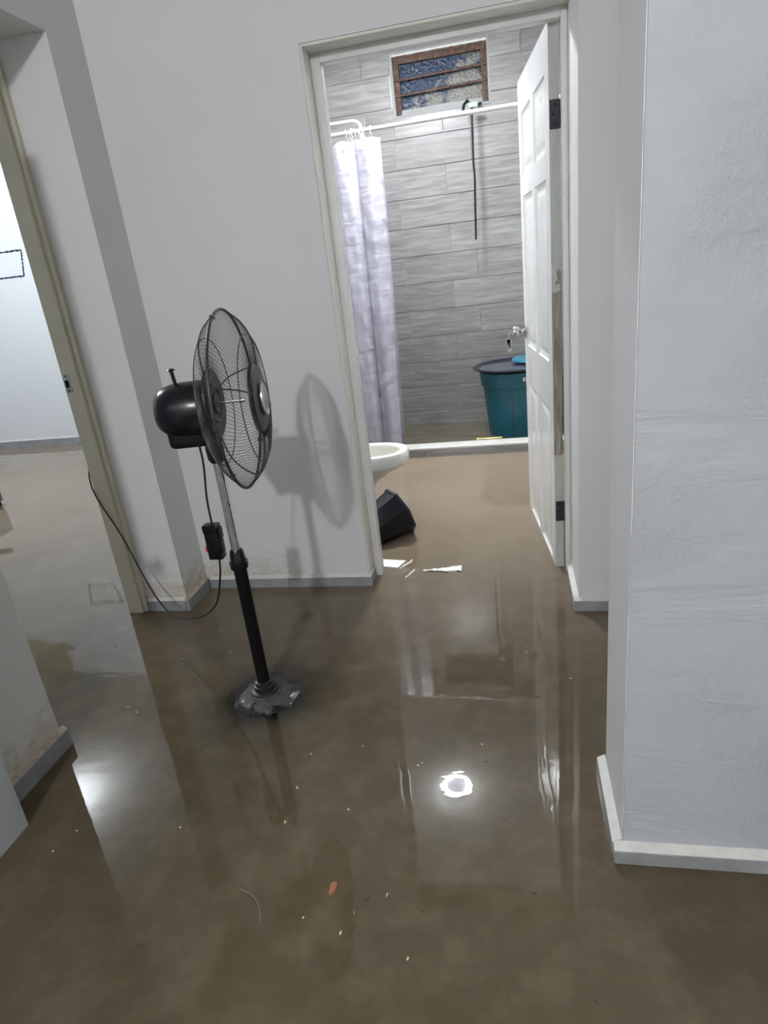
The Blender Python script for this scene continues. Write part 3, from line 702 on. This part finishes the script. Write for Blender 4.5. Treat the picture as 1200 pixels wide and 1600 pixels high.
obj('tank_lid', MB().box(-1.478, -1.255, TY-.208, TY+.208, .742, .772), M['ceramic'], to, bevel=.01, segs=3)

# ---------------------------------------------------------------- tipped waste bin
bn = thing('waste_bin', (-.66, 3.10, 0), 'black eight-sided waste bin tipped over beside the toilet', 'waste bin')
def octo(r, n=8): return [(r*math.cos(PI/8+k*PI/4), r*math.sin(PI/8+k*PI/4)) for k in range(n)]
ax_b = Vector((.72, .58, .30)).normalized(); ub = ax_b.cross(Vector((0, 0, 1))).normalized(); vb = ub.cross(ax_b)
cb0 = Vector((-.665, 3.155, .108))
def bp(x, y, h): return cb0+ub*x+vb*y+ax_b*h
def octbin(levels):
    loops = [[tuple(bp(x, y, h)) for x, y in octo(r)] for r, h in levels]; return stack(loops, True, False)
obj('body', octbin([(.098, -.190), (.134, .050), (.128, .050), (.094, -.184)]), M['black'], bn, bevel=.0)
loops = [[tuple(bp(x, y, h)) for x, y in octo(r)] for r, h in ((.134, .046), (.142, .048), (.143, .062), (.128, .062), (.128, .046))]
obj('rim', stack(loops, False, False), M['navy'], bn)

# ---------------------------------------------------------------- bucket with basins in the shower
BKX, BKY = .048, 5.290
bk = thing('teal_bucket', (BKX, BKY, 0), 'large teal plastic bucket standing in the shower behind the door', 'bucket')
obj('body', MB().lathe([(0, -.052), (.225, -.052), (.232, -.02), (.268, .36), (.272, .40), (.284, .405), (.296, .515), (.298, .520), (.286, .520), (.262, .40), (.222, -.04), (0, -.04)], (BKX, BKY, 0), n=56), M['teal'], bk, smooth=35)
obj('mould_seam', MB().tube([(BKX+.233*math.cos(-1.72), BKY+.233*math.sin(-1.72), -.01), (BKX+.271*math.cos(-1.72), BKY+.271*math.sin(-1.72), .385)], .0022, 6), M['navy'], bk)
obj('mould_seam', MB().tube([(BKX+.233*math.cos(-1.20), BKY+.233*math.sin(-1.20), -.01), (BKX+.271*math.cos(-1.20), BKY+.271*math.sin(-1.20), .385)], .0018, 6), M['navy'], bk)
la = -1.345
st = MB().box(-.022, .022, -.0035, -.001, -.013, .013).xf(Matrix.Translation((BKX+.2945*math.cos(la), BKY+.2945*math.sin(la), .472)) @ Matrix.Rotation(la+PI/2, 4, 'Z'))
so = obj('sticker', st, M['sticker'], bk)
obj('sticker_print', MB().box(-.013, .014, -.0040, -.0034, -.006, .002).box(-.010, .010, -.0040, -.0034, .004, .008).xf(Matrix.Translation((BKX+.2945*math.cos(la), BKY+.2945*math.sin(la), .472)) @ Matrix.Rotation(la+PI/2, 4, 'Z')), M['sticker_ink'], so)
bs = thing('black_basin', (BKX, BKY, .52), 'dark navy basin lying in the mouth of the teal bucket', 'basin')
obj('basin', MB().lathe([(.332, .536), (.346, .543), (.346, .552), (.332, .556), (.310, .546), (.278, .530), (0, .526), (0, .5215), (.284, .5215)], (BKX, BKY, 0), n=56), M['navy'], bs, smooth=35)
obj('wet_inside', MB().lathe([(.296, .5395), (.24, .536), (.10, .540), (0, .5385)], (BKX, BKY, 0), n=48, shape=lambda th, r_, h: 1+.02*math.sin(5*th)), simple('wet_grey_plastic', (.075, .08, .105), .16, var=.4, vs_=7, bump=.6, bs=9), bs, smooth=60)
bb = thing('blue_basin', (BKX+.185, BKY+.150, .556), 'bright blue plastic lid behind the dark basin on the bucket', 'lid')
obj('lid', MB().lathe([(0, .010), (.200, .010), (.214, .004), (.220, -.010), (.215, -.010), (.206, .0), (0, .004)], (BKX+.185, BKY+.150, .5685), (0, 0, 1), 48), M['blue_plastic'], bb, smooth=35)

yp = MB().grid(lambda u, v: (-.275+.195*u, 4.800+.030*v+.004*math.sin(u*9), .0745+.006*abs(math.sin(u*5+v*3))*math.sin(PI*v)), 16, 6)
o = obj('soap_wrapper', yp, M['yellow'], smooth=60); tag(o, 'flat yellow and white wrapper lying on the shower curb', 'wrapper')
o.modifiers.new('thickness', 'SOLIDIFY').thickness = .0015

# ---------------------------------------------------------------- side room things
gb = thing('grey_cabinet', (-4.15, 3.81, 0), 'low grey plastic cabinet at the left photo edge in the side room', 'cabinet')
obj('body', MB().box(-4.42, -3.885, 3.62, 4.00, .035, .215), M['grey_plastic'], gb, bevel=.008)
obj('plinth', MB().box(-4.40, -3.90, 3.64, 3.985, -.055, .035), M['black_matt'], gb)
obj('front_seam', MB().box(-3.930, -3.922, 3.617, 3.6215, .06, .19), M['black_matt'], gb)
obj('stand', MB().tube([(-4.10, 3.88, .215), (-4.10, 3.88, .52)], .05, 14), M['grey_plastic'], gb, smooth=50)
obj('arm', MB().tube([(-4.07, 3.88, .36), (-3.87, 3.90, .345)], [.03, .018], 10), M['grey_plastic'], gb, smooth=50)

po = MB(); PX0, PX1, PZ0, PZ1 = -5.000, -4.605, 1.715, 1.945
for (a, b, ev) in (((PX0, PZ0), (PX1-.05, PZ0-.003), 0), ((PX1-.05, PZ0-.003), (PX1, PZ1), 1), ((PX1, PZ1), (PX0-.02, PZ1), 2), ((PX0-.02, PZ1), (PX0, PZ0), 3)):
    N_ = 40; vs_ = []; A, B = Vector(a), Vector(b); d_ = (B-A).normalized(); n_ = Vector((-d_.y, d_.x))
    for i in range(N_+1):
        q = A+(B-A)*i/N_; w_ = .0075+.006*noise.noise((i*.33, ev*7.1, 0)); c_ = q+n_*.004*noise.noise((i*.2, ev*3+9, 1))
        for s_ in (-1, 1):
            p = c_+n_*w_*s_; vs_ += [(p.x, 5.9285, p.y), (p.x, 5.9300, p.y)]
    fs_ = []
    for i in range(N_):
        k = 4*i; fs_ += [(k, k+2, k+6, k+4), (k, k+4, k+5, k+1), (k+2, k+3, k+7, k+6)]
    po.add(vs_, fs_)
tag(obj('painted_outline', po, M['marker']), 'hand-painted blue-black rectangle outline on the side room wall', 'wall mark')
pm = MB().prism([(-6.28+.03*noise.noise((k, 0, 3)), 0) for k in range(1)]+[(-5.50, 0), (-5.50, 1)], 0, 0) if False else MB()
poly = [(-6.30, 2.50), (-6.05, 2.46), (-5.80, 2.52), (-5.58, 2.50), (-5.46, 2.60), (-5.62, 2.66), (-5.55, 2.80), (-5.62, 2.95), (-5.95, 2.96), (-6.30, 2.95)]
pm.add([(x, 5.927, z) for x, z in poly]+[(x, 5.930, z) for x, z in poly], [tuple(range(10))[::-1]]+[(k, (k+1) % 10, 10+(k+1) % 10, 10+k) for k in range(10)])
tag(obj('plaster_patch', pm, M['patch']), 'bare brown plaster patch high on the side room wall', 'wall patch')

# ---------------------------------------------------------------- floating litter
def blob(name, x, y, sx, sy, h, mat, label, cat, group=None, rot=0, seed=0):
    n = 9; poly = []
    for k in range(n):
        a = 2*PI*k/n; r = 1+.35*noise.noise((math.cos(a)*1.3+seed, math.sin(a)*1.3, seed*.7))
        px, py = sx*r*math.cos(a), sy*r*math.sin(a); poly.append((x+px*math.cos(rot)-py*math.sin(rot), y+px*math.sin(rot)+py*math.cos(rot)))
    mb = MB(); mb.add([(px, py, -.002) for px, py in poly]+[(px+(x-px)*.25, py+(y-py)*.25, h*.7) for px, py in poly]+[(x, y, h)],
        [tuple(range(n))[::-1]]+[(k, (k+1) % n, n+(k+1) % n, n+k) for k in range(n)]+[(n+k, n+(k+1) % n, 2*n) for k in range(n)])
    return tag(obj(name, mb, mat, smooth=50), label, cat, group)
pale = [(-1.254, 1.065), (-.641, 1.207), (-.646, 1.329), (-.259, .883), (-.416, .923), (-.644, 1.465), (-.308, 1.437), (-.298, 1.447), (-.126, 1.534), (-.489, 1.507), (-.511, .949), (-.328, 1.023), (-.931, 1.168), (.019, 2.019), (.161, 1.868), (-1.329, 1.958), (-1.142, 2.005), (-1.258, 2.172), (-1.146, 2.53), (-1.34, 1.633), (-1.39, 1.659), (-1.23, 1.134), (-.477, 1.262)]
PALE_L = ['pale crumb below the pale door leaf near the left edge', 'pale crumb above and left of the orange leaf', 'pale crumb beside the mirrored fan pole', 'pale crumb nearest the bottom of the photo', 'pale crumb just below the orange leaf', 'pale crumb right below the fan base', 'left crumb of the close pair by the mirrored lamp', 'right crumb of the close pair by the mirrored lamp', 'pale crumb above and right of the mirrored lamp', 'pale crumb halfway between fan base and mirrored lamp', 'pale crumb to the lower left of the orange leaf', 'pale crumb right of the dark leaf scrap', 'pale crumb in open water left of the mirrored fan', 'pale crumb in front of the open bathroom door', 'pale crumb below the baseboard right of the doorway', 'pale crumb well left of the fan base', 'pale crumb just left of the black fan pole', 'pale crumb between the left wall corner and the fan pole', None, 'right crumb of the pair in front of the left opening', 'left crumb of the pair in front of the left opening', 'pale crumb right of the pale door leaf corner', 'pale crumb left of the mirrored lamp']
for k, (x, y) in enumerate(pale):
    if not PALE_L[k]: continue
    blob('floating_crumb', x, y, random.uniform(.0035, .0065), random.uniform(.002, .003), .002, M['crumb'], PALE_L[k], 'crumb', 'pale crumbs on the water', random.uniform(0, 3), k)
darkp = [(.185, 1.561), (.047, 1.765), (-.048, 1.272), (-.056, 1.259), (-.241, .99), (-.868, .849), (-.448, 1.215), (-.558, .948), (.009, 1.058), (-1.366, 2.147), (-.111, 1.463), (-.413, 1.695), (-.212, 2.547), (.167, 2.595), (-1.687, 2.046)]
DARK_L = ['dark speck floating beside the right pillar', 'dark speck below the open bathroom door', 'upper speck of the dark pair right of the mirrored lamp', 'lower speck of the dark pair right of the mirrored lamp', 'dark speck right of the dark leaf scrap', 'dark speck at the lower left of the water', 'dark speck above the orange leaf', 'dark speck left of the orange leaf among the crumbs', 'dark speck before the right pillar foot in the foreground', 'dark speck under the hanging fan cable', 'dark speck just above right of the mirrored lamp', 'dark speck in mid water right of the fan base', 'dark speck below right of the plastic shred', "dark speck at the open door's hinge edge", 'dark speck inside the left opening']
for k, (x, y) in enumerate(darkp):
    blob('floating_speck', x, y, random.uniform(.004, .008), random.uniform(.0018, .003), .002, M['speck'], DARK_L[k], 'speck', 'dark specks on the water', random.uniform(0, 3), k+50)
blob('dead_leaf', -.459, 1.028, .011, .021, .007, M['leaf'], 'small orange brown dead leaf floating in the foreground', 'leaf', rot=-.15, seed=3)
blob('leaf_scrap', -.379, 1.009, .010, .006, .004, M['speck'], 'crumbled dark leaf scrap right of the orange leaf', 'leaf', rot=.4, seed=9)
blob('dark_leaf', .100, .844, .028, .006, .002, M['dull'], 'long dull brown leaf near the bottom right of the water', 'leaf', rot=-.5, seed=12)
tw = spline([(-.690, 1.005, .001), (-.650, .990, .002), (-.622, .962, .002), (-.608, .930, .001)], 6)
tag(obj('twig', MB().tube(tw, .0008, 5), M['straw'], smooth=60), 'thin curved straw floating left of the orange leaf', 'straw')

o = obj('paper_sheet', MB().add([(-.690, 2.845, .002), (-.545, 2.818, .003), (-.575, 2.742, .002), (-.685, 2.768, .001), (-.690, 2.845, -.001), (-.545, 2.818, 0), (-.575, 2.742, -.001), (-.685, 2.768, -.002)],
    [(0,3,2,1), (4,5,6,7), (0,1,5,4), (1,2,6,5), (2,3,7,6), (3,0,4,7)]), M['paper'])
tag(o, 'white wet paper sheet floating beside the left door jamb', 'paper')
cs = spline([(-.566, 2.728, .002), (-.548, 2.765, .003), (-.525, 2.800, .003), (-.515, 2.83, .002)], 5)
mb = MB(); n_ = len(cs)
for i in range(n_-1):
    a, b = cs[i], cs[i+1]; w0, w1 = .006*math.sin(PI*(i+.3)/n_)+.001, .006*math.sin(PI*(i+1.3)/n_)+.001
    mb.add([(a.x-w0, a.y, 0), (a.x+w0, a.y, 0), (b.x+w1, b.y, 0), (b.x-w1, b.y, 0), (a.x, a.y, a.z+.002), (b.x, b.y, b.z+.002)], [(0,4,5,3), (1,2,5,4), (0,1,4), (3,5,2)])
tag(obj('paper_strip', mb, M['paper'], smooth=50), 'thin curled white strip floating right of the paper sheet', 'paper')
def shred(u, v):
    x = -.445+.185*u; wd = .006+.030*u**1.5; y = 2.700+.012*u+wd*(v-.5)*2*(1-.25*math.sin(u*9+v*5)*(u > .5))
    z = .004+.010*u*abs(math.sin(v*PI))+.006*noise.noise((u*9, v*7, 2.2))
    return (x, y, max(z, .001))
o = obj('plastic_shred', MB().grid(shred, 24, 10), M['film'], smooth=70); tag(o, 'crumpled white plastic shred floating in the bathroom doorway', 'plastic')
o.modifiers.new('thickness', 'SOLIDIFY').thickness = .0015
